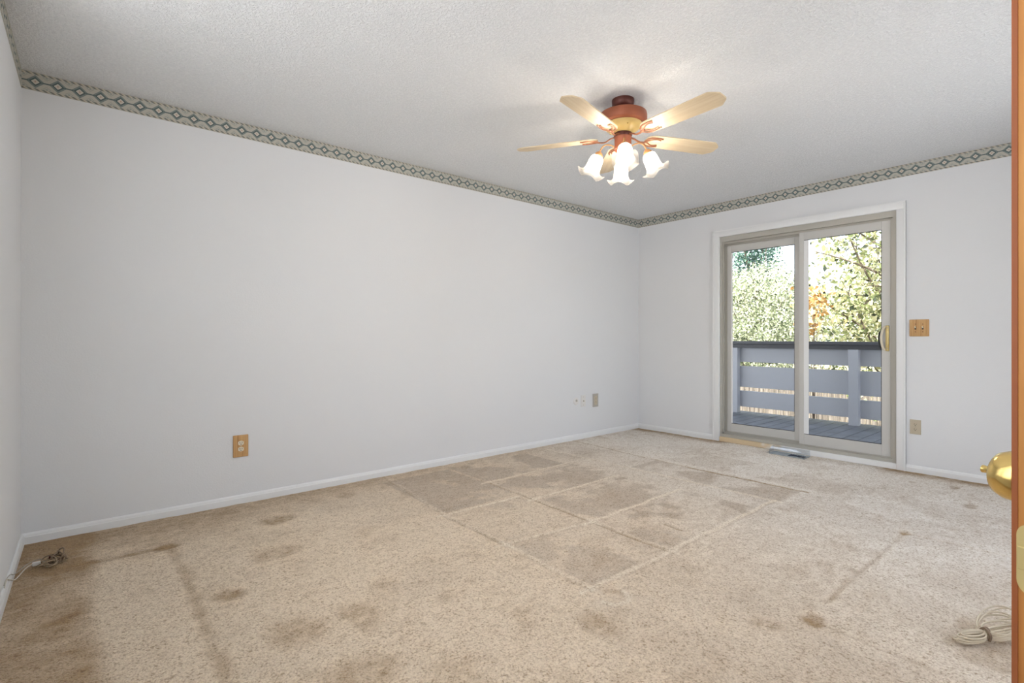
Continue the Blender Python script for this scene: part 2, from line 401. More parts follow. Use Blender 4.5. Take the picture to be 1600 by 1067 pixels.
# dents and seams left by the furniture
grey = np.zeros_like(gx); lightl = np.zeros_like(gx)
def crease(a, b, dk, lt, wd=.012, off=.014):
    global brown, z, lightl
    dk *= 1.3; d, s = seg(*a, *b, .010, 3)
    brown += 1.25*dk*(1-ss(wd*.4, wd*1.5, d))*(.5+fbm(gx, gy, 8, 91)); z -= .008*(1-ss(0, wd, d))*min(1, dk*1.5+.2)
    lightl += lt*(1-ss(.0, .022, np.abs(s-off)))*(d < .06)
crease((2.31, 2.95), (2.27, 1.95), .55, .3); crease((2.27, 1.95), (2.25, 1.43), .85, .35, .014)
crease((1.69, 2.60), (2.22, 2.58), .12, .55); crease((2.30, 2.47), (3.14, 2.48), .12, .6)
crease((1.68, 2.03), (2.26, 1.95), .18, .4); crease((2.26, 1.95), (3.18, 1.97), .15, .6)
crease((1.66, 1.43), (2.25, 1.43), .10, .45); crease((2.25, 1.43), (3.44, 1.44), .2, .6)
crease((1.79, 3.60), (1.68, 2.62), .15, .2); crease((1.68, 2.62), (1.68, 2.04), .35, .2); crease((1.68, 2.04), (1.66, 1.43), .12, .3)
crease((3.40, 3.60), (3.46, 1.46), .08, .40); crease((3.90, 3.62), (3.82, 2.27), .35, .1); crease((3.82, 2.27), (3.83, 1.38), .85, .1, .012)
crease((2.30, 2.97), (3.2, 3.0), .10, .5); crease((3.44, .75), (2.30, .76), .22, .12); crease((2.12, .74), (2.09, .2), .2, .15)
crease((3.44, .75), (3.46, .1), .15, .1); crease((2.55, 1.56), (2.55, 1.66), .5, .1, .010)
def cell(x0, x1, y0, y1, am, seed):
    m = ss(x0, x0+.03, gx)*(1-ss(x1-.03, x1, gx))*ss(y0, y0+.03, gy)*(1-ss(y1-.03, y1, gy))
    return am*m*ss(.40, .56, fbm(gx, gy, 3.2, 100+seed, 4))
for k, a in enumerate([(1.70, 2.30, 2.62, 3.5, .75), (2.30, 3.15, 3.0, 3.6, .8), (1.70, 2.27, 2.04, 2.6, .35), (2.3, 3.2, 2.48, 2.97, .6), (2.27, 3.2, 1.96, 2.46, .55),
        (2.26, 3.25, 1.44, 1.95, .95), (1.68, 2.25, 1.44, 2.0, .4), (3.46, 3.85, 1.4, 2.6, .5), (3.9, 4.4, 1.2, 2.6, .3), (1.4, 4.2, .1, 1.38, .20)]):
    grey += 1.15*cell(*a, k)
grey += .25*ss(.5, .75, fbm(gx, gy, 2.5, 140))
rect = ss(1.66, 1.70, gx)*(1-ss(3.83, 3.86, gx))*ss(1.40, 1.46, gy); grey += .16*rect
# ring dent of a bed caster
rr = np.hypot(gx-1.685, gy-1.345); ring = np.exp(-((rr-.05)/.010)**2)
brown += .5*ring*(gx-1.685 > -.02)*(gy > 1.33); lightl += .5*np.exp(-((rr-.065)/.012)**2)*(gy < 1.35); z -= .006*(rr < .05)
light = np.array([.93, .785, .61]); brn = np.array([.44, .285, .13]); gr = np.array([.62, .51, .395])
pale = np.array([.98, .935, .88])  # daylit tone of the pile near the glass door
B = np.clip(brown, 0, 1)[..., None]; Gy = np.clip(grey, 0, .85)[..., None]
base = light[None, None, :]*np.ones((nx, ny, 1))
daylight_w = (ss(1.9, 4.3, gx+.35*(2.4-gy)))[..., None]  # paints daylight from the glass door into the carpet colour
base = base*(1-.85*daylight_w)+pale*(.85*daylight_w)
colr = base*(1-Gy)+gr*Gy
colr = colr*(1-B)+brn*B
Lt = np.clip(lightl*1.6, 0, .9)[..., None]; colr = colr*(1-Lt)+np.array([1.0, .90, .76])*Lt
z = z+.010*edgeA*0
verts = np.stack([gx, gy, z], -1).reshape(-1, 3)
ii = np.arange((nx-1)*(ny-1)); i0 = (ii//(ny-1))*ny+(ii % (ny-1))
faces = np.stack([i0, i0+ny, i0+ny+1, i0+1], -1)
me = bpy.data.meshes.new('carpet')
me.vertices.add(len(verts)); me.vertices.foreach_set('co', verts.ravel())
me.loops.add(faces.size); me.loops.foreach_set('vertex_index', faces.ravel())
me.polygons.add(len(faces)); me.polygons.foreach_set('loop_start', np.arange(len(faces))*4)
me.update(calc_edges=True); me.shade_smooth()
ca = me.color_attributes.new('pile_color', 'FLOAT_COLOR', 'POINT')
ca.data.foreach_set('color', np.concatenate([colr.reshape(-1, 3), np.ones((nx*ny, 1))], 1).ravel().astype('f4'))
me.materials.append(M_CARPET)
carpet = bpy.data.objects.new('floor_carpet', me); COL.objects.link(carpet); carpet['kind'] = 'structure'

# ---- baseboards (profile with a rounded lip)
BH = .056
def baseboard(name, a, b, nrm):
    a = Vector(a); b = Vector(b); n = Vector(nrm)
    prof = [(0, -.01), (.013, -.01), (.013, .036), (.010, .041), (.010, .044), (.007, .052), (.003, BH), (0, BH)]
    vs = [(*(p+n*d), zz) for p in (a, b) for d, zz in prof]; k = len(prof)
    fs = [(i, (i+1) % k, k+(i+1) % k, k+i) for i in range(k)]+[tuple(range(k)), tuple(range(2*k-1, k-1, -1))]
    return MB().add(vs, fs).build(name, M_TRIM, smooth=25, **st)
baseboard('baseboard_left', (XL0, YA), (XB, YA), (0, -1))
baseboard('baseboard_side', (XL1, YK), (XL0, YA), (1, 0))
baseboard('baseboard_right_far', (XB, 2.71), (XB, YA), (-1, 0))
baseboard('baseboard_right_near', (XB, YK), (XB, 1.087), (-1, 0))
baseboard('baseboard_back', (DX1+.07, YK), (XB, YK), (0, 1))

# ---- wallpaper border
def border(name, a, b, nrm, pitch, flip=False, ph=0.0):
    a = Vector(a); b = Vector(b); n = Vector(nrm)*.0012; L = (b-a).length
    z0, z1 = H-.097, H-.001
    vs = [(*a, z0), (*b, z0), (*b, z1), (*a, z1)]; vs += [(x+n.x, y+n.y, zz) for x, y, zz in vs]
    fs = [(4, 5, 6, 7), (0, 1, 5, 4), (3, 7, 6, 2), (1, 2, 6, 5), (0, 4, 7, 3)]
    me = bpy.data.meshes.new(name); me.from_pydata(vs, [], fs); me.update(); me.materials.append(M_BORDER)
    uvl = me.uv_layers.new(name='UVMap')
    for lp in me.loops:
        k = lp.vertex_index % 4
        uvl.data[lp.index].uv = (ph+(L/pitch if k in (1, 2) else 0), 1 if k in (2, 3) else 0)
    o = bpy.data.objects.new(name, me); COL.objects.link(o); o['kind'] = 'structure'; return o
wf = empty('added_window_1', (0, 0, 0), kind='structure')  # added daylight opening in the unseen back wall
f_ = MB(); wx0, wx1, wz0, wz1 = ADDED_WIN
for a, b in (((wx0, YK-.10, wz0), (wx0+.05, YK-.03, wz1)), ((wx1-.05, YK-.10, wz0), (wx1, YK-.03, wz1)), ((wx0, YK-.10, wz0), (wx1, YK-.03, wz0+.05)), ((wx0, YK-.10, wz1-.05), (wx1, YK-.03, wz1)), (((wx0+wx1)/2-.025, YK-.09, wz0), ((wx0+wx1)/2+.025, YK-.04, wz1))): f_.box(a, b, bev=.003)
f_.build('added_window_frame', M_TRIM, wf)
f_ = MB(); f_.box((wx0-.06, YK-.0, wz0-.06), (wx0, YK+.014, wz1+.06)); f_.box((wx1, YK, wz0-.06), (wx1+.06, YK+.014, wz1+.06)); f_.box((wx0-.06, YK, wz1), (wx1+.06, YK+.014, wz1+.06)); f_.box((wx0-.08, YK-.03, wz0-.025), (wx1+.08, YK+.05, wz0))
f_.build('added_window_casing', M_TRIM, wf)
MB().box((wx0+.04, YK-.07, wz0+.04), (wx1-.04, YK-.064, wz1-.04)).build('glass_pane', M_GLASS, wf)  # glass of the added back-wall window
MB().box((XL1-.085, WS[0]+.04, WS[2]+.04), (XL1-.079, WS[1]-.04, WS[3]-.04)).build('glass_pane', M_GLASS, w2)  # glass of the added side-wall window
border('trim_1', (XL0, YA), (XB, YA), (0, -1), .0885, ph=-.1)
border('trim_2', (XB, YA), (XB, YK), (-1, 0), .0885)
border('trim_3', (XL1, YK), (XL0, YA), (1, 0), .0885)

# ------------------------------------------------------------------ sliding glass door
cs = MB()   # white casing
def casing_piece(lo, hi): cs.box(lo, hi, bev=.004)
casing_piece((XB-.016, 1.087, .0), (XB+.001, 1.15, 2.148)); casing_piece((XB-.016, 2.64, .0), (XB+.001, 2.708, 2.148))
casing_piece((XB-.0165, 1.087, 2.086), (XB+.001, 2.708, 2.149))
cs.box((XB-.020, 1.087, 2.128), (XB+.001, 1.100, 0.0)); cs.box((XB-.020, 2.696, 0), (XB+.001, 2.709, 2.15)); cs.box((XB-.020, 1.087, 2.138), (XB+.001, 2.709, 2.150))
cs.build('trim_4', M_TRIM, smooth=30, **st)
# sill nosing: white paint worn to bare wood at its far end
M_SILL = mat('worn_sill_paint', (.86, .865, .87, 1), .4); t = NT(M_SILL)
co = t.n('ShaderNodeTexCoord').outputs['Object']; yy = t.n('ShaderNodeSeparateXYZ', {0: co}).outputs[1]
nz = t.n('ShaderNodeTexNoise', {'Vector': co, 'Scale': 14, 'Detail': 3}).outputs[0]
fz = t.math('ADD', yy, t.math('MULTIPLY', nz, .5))
t.link(t.mix(t.ramp(t.math('SUBTRACT', fz, 1.95), [(.30, G(0)), (.5, G(1))]), (.86, .865, .87, 1), srgb('#D9C3A0')), t.b.inputs['Base Color'])
MB().box((XB-.010, 1.15, .0), (XB+.03, 2.64, .048), bev=.004).build('trim_5', M_SILL, **st)

door = empty('door_1', (0, 0, 0), kind='structure')
fr = MB()
# outer frame with stepped tracks
FX0, FX1 = XB+.006, XB+.115
fr.box((FX0, 1.15, .030), (FX1, 1.1785, 2.084)); fr.box((FX0, 2.6225, .030), (FX1, 2.64, 2.084))
fr.box((FX0-.0006, 1.1490, 2.036), (FX0+.026, 2.641, 2.0845)); fr.box((FX0+.026, 1.1784, 2.044), (FX1-.0003, 2.6226, 2.083))
fr.box((FX0+.032, 1.1783, 2.014), (FX0+.040, 2.6227, 2.0442)); fr.box((FX0+.062, 1.1783, 2.0), (FX0+.068, 2.6227, 2.0443)); fr.box((FX0+.104, 1.1783, 2.0), (FX1-.0006, 2.6227, 2.0443))
fr.box((FX0-.0006, 1.1490, .0485), (FX0+.016, 2.641, .078)); fr.box((FX0+.016, 1.1784, .031), (FX1-.0003, 2.6226, .062))
fr.box((FX0+.026, 1.1783, .0619), (FX0+.030, 2.6227, .088)); fr.box((FX0+.060, 1.1783, .0619), (FX0+.067, 2.6227, .104))
fr.box((FX0+.022, 1.1784, .0618), (FX0+.060, 1.1975, 2.0442)); fr.box((FX0+.072, 2.602, .0618), (FX1-.0004, 2.6227, 2.0442)); fr.box((FX0+.026, 2.610, .0618), (FX0+.032, 2.6226, 2.0442))
fr.build('door_frame', M_ALU, door)
def panel(name, xc, y0, y1, z0, z1, wl, wr, wt, wb, bead, th=.030):
    m = MB(); a, b = xc-th/2, xc+th/2
    m.box((a, y0, z0), (b, y0+wr, z1), bev=.002); m.box((a, y1-wl, z0), (b, y1, z1), bev=.002)
    m.box((a+.001, y0+wr, z1-wt), (b-.001, y1-wl, z1), bev=.002); m.box((a+.001, y0+wr, z0), (b-.001, y1-wl, z0+wb), bev=.002)
    o = m.build(name, M_ALU2, door)
    g = MB().box((xc-.004, y0+wr-.004, z0+wb-.004), (xc+.004, y1-wl+.004, z1-wt+.004)).build('glass_pane', M_GLASS, o)
    q = MB(); e = .005; ya, yb, za, zb = y0+wr, y1-wl, z0+wb, z1-wt; xa, xb = xc-.009, xc-.0045
    q.box((xa, ya, za), (xb, ya+e, zb)); q.box((xa, yb-e, za), (xb, yb, zb)); q.box((xa, ya, zb-e), (xb, yb, zb)); q.box((xa, ya, za), (xb, yb, za+e))
    q.build('gasket', M_RUBBER, o)
    bw_, dz = bead
    MB().prism([(a+.004, yb), (xc-.009, yb), (xc-.009, yb-bw_)], za+e, zb-e).build('glazing_bead', M_TRIM, o)
    return o
panel('sliding_panel', XB+.050, 1.198, 1.895, .080, 2.020, .040, .062, .070, .098, (.040, 0))
panel('fixed_panel', XB+.092, 1.925-.03, 2.600, .100, 2.0, .042, .055, .070, .082, (.014, 0))
hd = MB()   # brass pull on the lock stile
hd.box((XB+.022, 1.207, .950), (XB+.036, 1.231, 1.160), bev=.004)
hd = hd.build('door_handle', M_BRASSP, door, smooth=40)
pl = MB(); pl.tube(smoothpath([(XB+.03, 1.236, 1.150), (XB+.012, 1.247, 1.125), (XB+.0, 1.254, 1.056), (XB+.012, 1.247, .985), (XB+.03, 1.236, .96)]), .009, n=10)
pl.build('pull_grip', M_IVORY, hd, smooth=60, label='ivory curved pull grip')
bk = MB(); bk.tube(smoothpath([(XB+.070, 1.256, 1.130), (XB+.080, 1.282, 1.10), (XB+.084, 1.290, 1.05), (XB+.080, 1.282, .985), (XB+.070, 1.256, .955)]), .008, n=8)
bk.build('outer_pull', M_BLACK, hd, smooth=60)
th = MB()
for zz in (1.140, .972): th.lathe([(.0001, 0), (.005, 0), (.005, .003), (.0001, .004)], Matrix.Translation((XB+.022, 1.219, zz)) @ Matrix.Rotation(R(-90), 4, 'Y'), 12)
th.build('screw', M_SCREW, hd)
MB().box((XB+.010, 1.212, .985), (XB+.024, 1.222, 1.005), bev=.002).build('thumb_latch', M_BRASSP, hd)

# ------------------------------------------------------------------ oak door ajar at the right edge
E0 = Vector((.650, .0615, 0)); aw = R(-30)
dr = empty('door_2', E0, (0, 0, aw), kind='structure')     # local +x runs along the leaf, local +y is the room side
T = .036; Wd = .76
lf = MB(); lf.box((0, -T, .012), (Wd, 0, 2.04), bev=.003)
leaf = lf.build('door_leaf', M_OAK, dr)
pn = MB()
for (xa, xb, za, zb) in ((.11, .35, .22, .80), (.41, .65, .22, .80), (.11, .35, 1.02, 1.62), (.41, .65, 1.02, 1.62), (.11, .35, 1.70, 1.93), (.41, .65, 1.70, 1.93)):
    for ys in (-T-.006, -.002):
        pn.box((xa, ys, za), (xb, ys+.008, zb), bev=.003); pn.box((xa+.04, ys-.002, za+.04), (xb-.04, ys+.010, zb-.04), bev=.004)
pn.build('raised_panel', M_OAK, leaf)
ZL = .868
MB().box((-.0007, -.0042, .012), (.004, .0007, 2.04)).build('edge_veneer', mat('reddish_stained_edge', srgb('#93512A'), .45), leaf, label='redder stained strip along the latch edge')
fp = MB(); n = 12; ol = []
for k in range(n+1): q = math.pi*k/n; ol.append((.0115*math.cos(q), .0200+.0115*math.sin(q)))
for k in range(n+1): q = math.pi+math.pi*k/n; ol.append((.0115*math.cos(q), -.0200+.0115*math.sin(q)))
Mx = Matrix.Translation((-.0012, -.0150, ZL)) @ Matrix(((0, 0, 1, 0), (1, 0, 0, 0), (0, 1, 0, 0), (0, 0, 0, 1)))
fp.prism(ol, 0, .0016, Mx); fp = fp.build('latch_plate', M_BRASSP, leaf)
MB().box((-.0026, -.0235, ZL-.0105), (0, -.0045, ZL+.0105), bev=.001).build('latch_bolt', M_BRASSP, fp)
ZK = .924
for sgn, nm in ((1, 'door_knob'), (-1, 'door_knob')):
    Mk = Matrix.Translation((.066, 0 if sgn > 0 else -T, ZK)) @ Matrix.Rotation(R(-90*sgn), 4, 'X')
    k = MB().lathe([(.0001, 0), (.031, 0), (.031, .003), (.026, .008), (.014, .012), (.012, .024), (.016, .028), (.0225, .031), (.0250, .038), (.0250, .048), (.0225, .055), (.016, .060), (.008, .0625), (.0001, .063)], Mk, 40)
    ko = k.build(nm, M_BRASS, leaf, smooth=50)
    if sgn > 0:
        MB().lathe([(.0001, .060), (.0065, .061), (.005, .066), (.0035, .070), (.0042, .075), (.0001, .077)], Mk, 16).build('turn_button', M_BRASS, ko, smooth=50)
for zz in (.25, 1.05, 1.82):
    MB().tube([(Wd+.006, .004, zz-.045), (Wd+.006, .004, zz+.045)], .006).build('hinge', M_BRASSP, leaf)
# oak jamb and casing round the doorway
j = MB()
j.box((DX0-.0, YK-.12, 0), (DX0+.018, YK+.001, 2.06)); j.box((DX1-.018, YK-.12, 0), (DX1, YK+.001, 2.06)); j.box((DX0, YK-.12, 2.045), (DX1, YK+.001, 2.062))
for y0_, y1_ in ((YK, YK+.014), (YK-.134, YK-.12)):
    j.box((DX0-.058, y0_, 0), (DX0+.005, y1_, 2.12), bev=.003); j.box((DX1-.005, y0_, 0), (DX1+.058, y1_, 2.12), bev=.003); j.box((DX0-.058, y0_, 2.055), (DX1+.058, y1_, 2.12), bev=.003)
j.build('trim_6', M_OAK, **st)

# ------------------------------------------------------------------ ceiling fan
FC = Vector((2.4265, 1.8602, H))
fan = empty('ceiling_fan', FC, label='five-blade ceiling fan with copper housing, maple blades and four lit tulip lamps', category='ceiling fan')
def zz(z): return z-H
MB().lathe([(.0001, 0), (.064, 0), (.064, -.012), (.061, -.034), (.05, -.044), (.0001, -.044)], n=40).build('canopy', M_DKCOPPER, fan, smooth=40)
hs = MB().lathe([(.022, -.045), (.022, -.085), (.05, -.086), (.118, -.090), (.134, -.098), (.137, -.110), (.137, -.140), (.130, -.152), (.108, -.158), (.0001, -.158)], n=56).build('motor_housing', M_COPPER, fan, smooth=35)
bw = MB().lathe([(.108, -.156), (.108, -.162), (.098, -.178), (.080, -.192), (.062, -.203), (.052, -.208), (.0001, -.208)], n=48).build('housing_bowl', M_CREAM, hs, smooth=40, label='cream enamel bowl')
for k in range(5):
    q = R(18+72*k)
    MB().lathe([(.0001, 0), (.004, 0), (.003, .003), (.0001, .0035)], Matrix.Translation((.092*math.cos(q), .092*math.sin(q), -.183)) @ Matrix.Rotation(R(180), 4, 'X'), 8).build('screw', M_BRASS, hs)
MB().lathe([(.0001, -.205), (.048, -.205), (.052, -.210), (.052, -.222), (.046, -.232), (.0001, -.232)], n=32).build('flywheel_hub', M_DKCOPPER, fan, smooth=35)
kit = MB().lathe([(.0001, -.230), (.050, -.230), (.050, -.234), (.048, -.238), (.048, -.292), (.052, -.296), (.052, -.302), (.040, -.312), (.020, -.318), (.008, -.326), (.0001, -.328)], n=36).build('light_kit', M_COPPER, fan, smooth=35)
ph0 = 2.109
for k in range(5):
    q = ph0+k*2*math.pi/5
    Mb = Matrix.Rotation(q, 4, 'Z') @ Matrix.Translation((0, 0, -.230)) @ Matrix.Rotation(R(-11), 4, 'X')
    ol = [(.640, .026), (.640, -.026), (.632, -.036), (.600, -.062), (.592, -.066), (.30, -.061), (.19, -.055), (.165, -.045), (.150, -.028), (.145, 0), (.150, .028), (.165, .045), (.19, .055), (.30, .061), (.592, .066), (.600, .062), (.632, .036)]
    bl = MB().prism(ol, -.003, .003).build('fan_blade', M_MAPLE, fan); bl.matrix_local = Mb
    ir = MB()
    ir.tube(smoothpath([(.045, 0, .006), (.075, 0, -.002), (.105, 0, -.016), (.140, 0, -.014), (.160, 0, -.008)]), [.007]*24+[.006], n=8, flat=.6)
    for s_ in (1, -1):
        ir.tube(smoothpath([(.140, 0, -.012), (.150, .022*s_, -.009), (.175, .040*s_, -.008), (.215, .044*s_, -.007), (.245, .038*s_, -.007)]), .0048, n=8, flat=.6)
        ir.tube(smoothpath([(.150, .004*s_, -.010), (.172, .014*s_, -.008), (.190, .026*s_, -.008), (.214, .030*s_, -.007), (.238, .024*s_, -.007)]), .0042, n=8, flat=.6)
    ir.build('blade_iron', M_IRON, bl, smooth=60)
sh_prof = [(.0225, 0), (.030, -.003), (.037, -.012), (.0405, -.030), (.042, -.052), (.0435, -.074), (.047, -.090), (.055, -.103), (.066, -.111), (.077, -.114)]
def ruffle(r, z, t_, s):
    w_ = max(0, (s-.55)/.45)**2
    return r+w_*.008*math.cos(4*t_), z+w_*(.014*math.cos(4*t_)+.004)
cam_az = math.atan2(-FC.y, -FC.x)
for k in range(4):
    q = cam_az+R(4)+k*math.pi/2
    Mr = Matrix.Rotation(q, 4, 'Z')
    arm = MB().tube(smoothpath([(.040, 0, -.290), (.060, 0, -.276), (.088, 0, -.268), (.112, 0, -.276), (.128, 0, -.298), (.134, 0, -.316)]), .0042, n=8).build('light_arm', M_TAN, fan, smooth=60)
    arm.matrix_local = Mr
    Ms = Matrix.Translation((.133, 0, -.312)) @ Matrix.Rotation(R(-24), 4, 'Y')
    so = MB().lathe([(.0001, .006), (.010, .004), (.018, -.002), (.024, -.012), (.025, -.024), (.0235, -.028), (.0001, -.028)], n=24).build('lamp_socket', M_TAN, arm, smooth=40); so.matrix_local = Ms
    sh = MB().lathe(sh_prof, n=60, fn=ruffle)
    sh = sh.build('lamp_shade', M_FROST, arm, smooth=80, label='frosted tulip glass shade with ruffled rim')
    sh.matrix_local = Ms @ Matrix.Translation((0, 0, -.022)) @ Matrix.Rotation(R(36+k*20), 4, 'Z')
    bu = MB().lathe([(.0001, -.02), (.010, -.022), (.012, -.035), (.018, -.05), (.021, -.062), (.018, -.075), (.010, -.083), (.0001, -.085)], n=20).build('light_bulb', M_BULB, arm, smooth=60)
    bu.matrix_local = Ms @ Matrix.Translation((0, 0, -.0))
    ld = bpy.data.lights.new('bulb_light', 'POINT'); ld.energy = BULB_W; ld.color = BULB_COL; ld.shadow_soft_size = .022
    lo = bpy.data.objects.new('bulb_light', ld); COL.objects.link(lo); lo.parent = fan
    lo.matrix_local = Mr @ Ms @ Matrix.Translation((0, 0, -.062))
pc = MB()
for k in range(12): pc.lathe([(.0001, .002), (.0018, 0), (.0001, -.002)], Matrix.Translation((.047*math.cos(cam_az), .047*math.sin(cam_az), -.262-.0045*k)), 6)
pc.tube([(.047*math.cos(cam_az), .047*math.sin(cam_az), -.315), (.047*math.cos(cam_az), .047*math.sin(cam_az), -.340)], .0035, n=8)
pc.build('pull_chain', M_BRASS, fan)
for ch in fan.children:
    if not ch.name.startswith('canopy'): ch.location.z += .014

# ------------------------------------------------------------------ electrical plates
# local frame: x along the wall, z up, -y into the room
def frame_on(wall, c, z_):
    if wall == 'A': return (c, YA, z_), (0, 0, 0)
    return (XB, c, z_), (0, 0, R(-90))
def plate_mesh(w_, h_, d_=.007, bev=.003): return MB().box((-w_/2, -d_, -h_/2), (w_/2, 0, h_/2), bev=bev)
def screw(parent, x_, z_, y_=-.0072, m_=None):
    return MB().lathe([(.0001, 0), (.0035, 0), (.003, .0012), (.0001, .0014)], Matrix.Translation((x_, y_, z_)) @ Matrix.Rotation(R(90), 4, 'X'), 10).build('screw', m_ or M_SCREW, parent)
def receptacle(parent, z_, m_, y_=-.007):
    ol = []
    for k in range(24):
        q = 2*math.pi*k/24; ol.append((max(-.0165, min(.0165, .0195*math.cos(q))), .0145*math.sin(q)*1.0))
    Mq = Matrix.Translation((0, y_, z_)) @ Matrix.Rotation(R(90), 4, 'X')
    o = MB().prism(ol, 0, .0028, Mq).build('receptacle', m_, parent, smooth=30)
    s_ = MB(); s_.box((-.0075, y_-.0032, z_-.001), (-.0050, y_-.0027, z_+.008)); s_.box((.0050, y_-.0032, z_), (.0075, y_-.0027, z_+.007))
    s_.lathe([(.0001, 0), (.0028, 0), (.0028, .0006), (.0001, .0006)], Matrix.Translation((0, y_-.0027, z_-.0075)) @ Matrix.Rotation(R(90), 4, 'X'), 10)
    s_.build('slots', M_BLACK, o); return o
def outlet(wall, c, z_, w_, h_, mp, mr, label):
    l, r_ = frame_on(wall, c, z_)
    o = empty('wall_outlet', l, r_, label=label, category='outlet')
    p_ = plate_mesh(w_, h_, .009 if w_ > .08 else .006, .004 if w_ > .08 else .002).build('cover_plate', mp, o)
    y_ = -.009 if w_ > .08 else -.006
    receptacle(o, .0195, mr, y_); receptacle(o, -.0195, mr, y_); screw(o, 0, 0, y_); return o
outlet('A', .810, .368, .089, .140, M_OAKPLATE, M_IVORY, 'duplex wall outlet in an oak wood cover plate low on the long left wall')
outlet('B', 1.028, .358, .070, .114, M_BEIGEP, M_BEIGEP, 'beige duplex wall outlet low beside the sliding glass door')
l, r_ = frame_on('B', 1.004, 1.136)
o = empty('light_switch', l, r_, label='oak double toggle switch plate right of the sliding glass door', category='light switch')
plate_mesh(.124, .132, .010, .004).build('cover_plate', M_OAKPLATE, o)
for x_ in (-.023, .023):
    tg = MB().box((x_-.005, -.0105, -.012), (x_+.005, -.0095, .012)).build('toggle_slot', M_BLACK, o)
    MB().box((-.004, -.020, -.004), (.004, .002, .004), Matrix.Translation((x_, -.008, .001)) @ Matrix.Rotation(R(-25), 4, 'X'), bev=.001).build('toggle', M_IVORY, o)
    screw(o, x_, .030, -.010, M_DKCOPPER); screw(o, x_, -.030, -.010, M_DKCOPPER)
l, r_ = frame_on('A', 3.962, .398)
o = empty('cable_grommet', l, r_, label='small round white cable cover on the long wall near the far corner', category='wall plate')
MB().lathe([(.022, 0), (.038, 0), (.040, .003), (.036, .007), (.026, .008), (.020, .006), (.0001, .006)], Matrix.Rotation(R(90), 4, 'X'), 32).build('cover_ring', M_WHITEP, o, smooth=40)
MB().lathe([(.0001, .006), (.013, .006), (.011, .011), (.0001, .012)], Matrix.Translation((.004, 0, .006)) @ Matrix.Rotation(R(90), 4, 'X'), 16).build('plug', M_GREYP, o, smooth=40)
l, r_ = frame_on('A', 4.074, .393)
o = empty('cable_plate', l, r_, label='narrow pale jack plate with centre socket, between the round cover and grey-edged outlet', category='wall plate')
plate_mesh(.070, .122, .006, .002).build('cover_plate', M_WHITEP, o)
MB().lathe([(.0001, 0), (.007, 0), (.007, .004), (.004, .005), (.004, .010), (.0001, .010)], Matrix.Translation((0, -.006, 0)) @ Matrix.Rotation(R(90), 4, 'X'), 14).build('coax_socket', M_SCREW, o, smooth=40)
screw(o, 0, .042, -.006); screw(o, 0, -.042, -.006)
l, r_ = frame_on('A', 4.268, .386)
o = empty('wall_outlet', l, r_, label='grey-edged outlet plate nearest the far corner on the long wall', category='outlet')
plate_mesh(.090, .142, .008, .004).build('cover_plate', M_GREYP, o)
MB().box((-.022, -.0095, -.048), (.022, -.007, .048), bev=.001).build('insert', M_BEIGEP, o)
receptacle(o, .0195, M_BEIGEP, -.0095); receptacle(o, -.0195, M_BEIGEP, -.0095); screw(o, 0, 0, -.0095)

# ------------------------------------------------------------------ floor register + clear deflector
RX0, RX1, RY0, RY1 = 4.835, 4.955, 1.765, 2.065
o = empty('floor_register', ((RX0+RX1)/2, (RY0+RY1)/2, 0), label='dark metal floor vent register set in the carpet before the glass door', category='floor vent')
f_ = MB(); f_.box((-.06, -.15, .001), (-.048, .15, .008)); f_.box((.048, -.15, .001), (.06, .15, .008)); f_.box((-.06, -.15, .001), (.06, -.138, .008)); f_.box((-.06, .138, .001), (.06, .15, .008))
f_.box((-.05, .0, -.004), (.05, .14, .004))
f_.build('register_frame', M_REGIST, o)
g_ = MB()
for k in range(7): g_.box((-.048, -.130+k*.020, .0012), (.048, -.124+k*.020, .006))
g_.build('grille', M_REGD, o)
MB().box((-.05, -.139, .0002), (.05, .0, .0012)).build('slot', M_REGD, o)
o = MB(); prof = []
for k in range(9):
    q = R(90*k/8); prof.append((.060-.105*math.sin(q)*.95, .012+.048*math.cos(q)-.0))
prof = [(.062, .060)]+[(.050-.10*math.sin(R(90*k/8)), .012+.048*math.cos(R(90*k/8))) for k in range(9)]
ol = prof+[(x_, z_-.002) for x_, z_ in prof[::-1]]
Md = Matrix(((1, 0, 0, (RX0+RX1)/2), (0, 0, 1, (RY0+RY1)/2), (0, 1, 0, 0), (0, 0, 0, 1)))
o.prism(ol, -.155, .155, Md)
for s_ in (-.155, .153):
    o.prism([(-.05, .010), (.062, .010), (.062, .058), (.045, .058), (.01, .055), (-.02, .043), (-.04, .028)], s_, s_+.002, Md)
o.box((RX0-.012, RY0-.012, .008), (RX1+.005, RY0-.003, .014)); o.box((RX0-.012, RY1+.003, .008), (RX1+.005, RY1+.016, .014))
o.build('air_deflector', M_PLEX, label='clear curved plastic air deflector sitting over the floor vent by the glass door', category='air deflector')

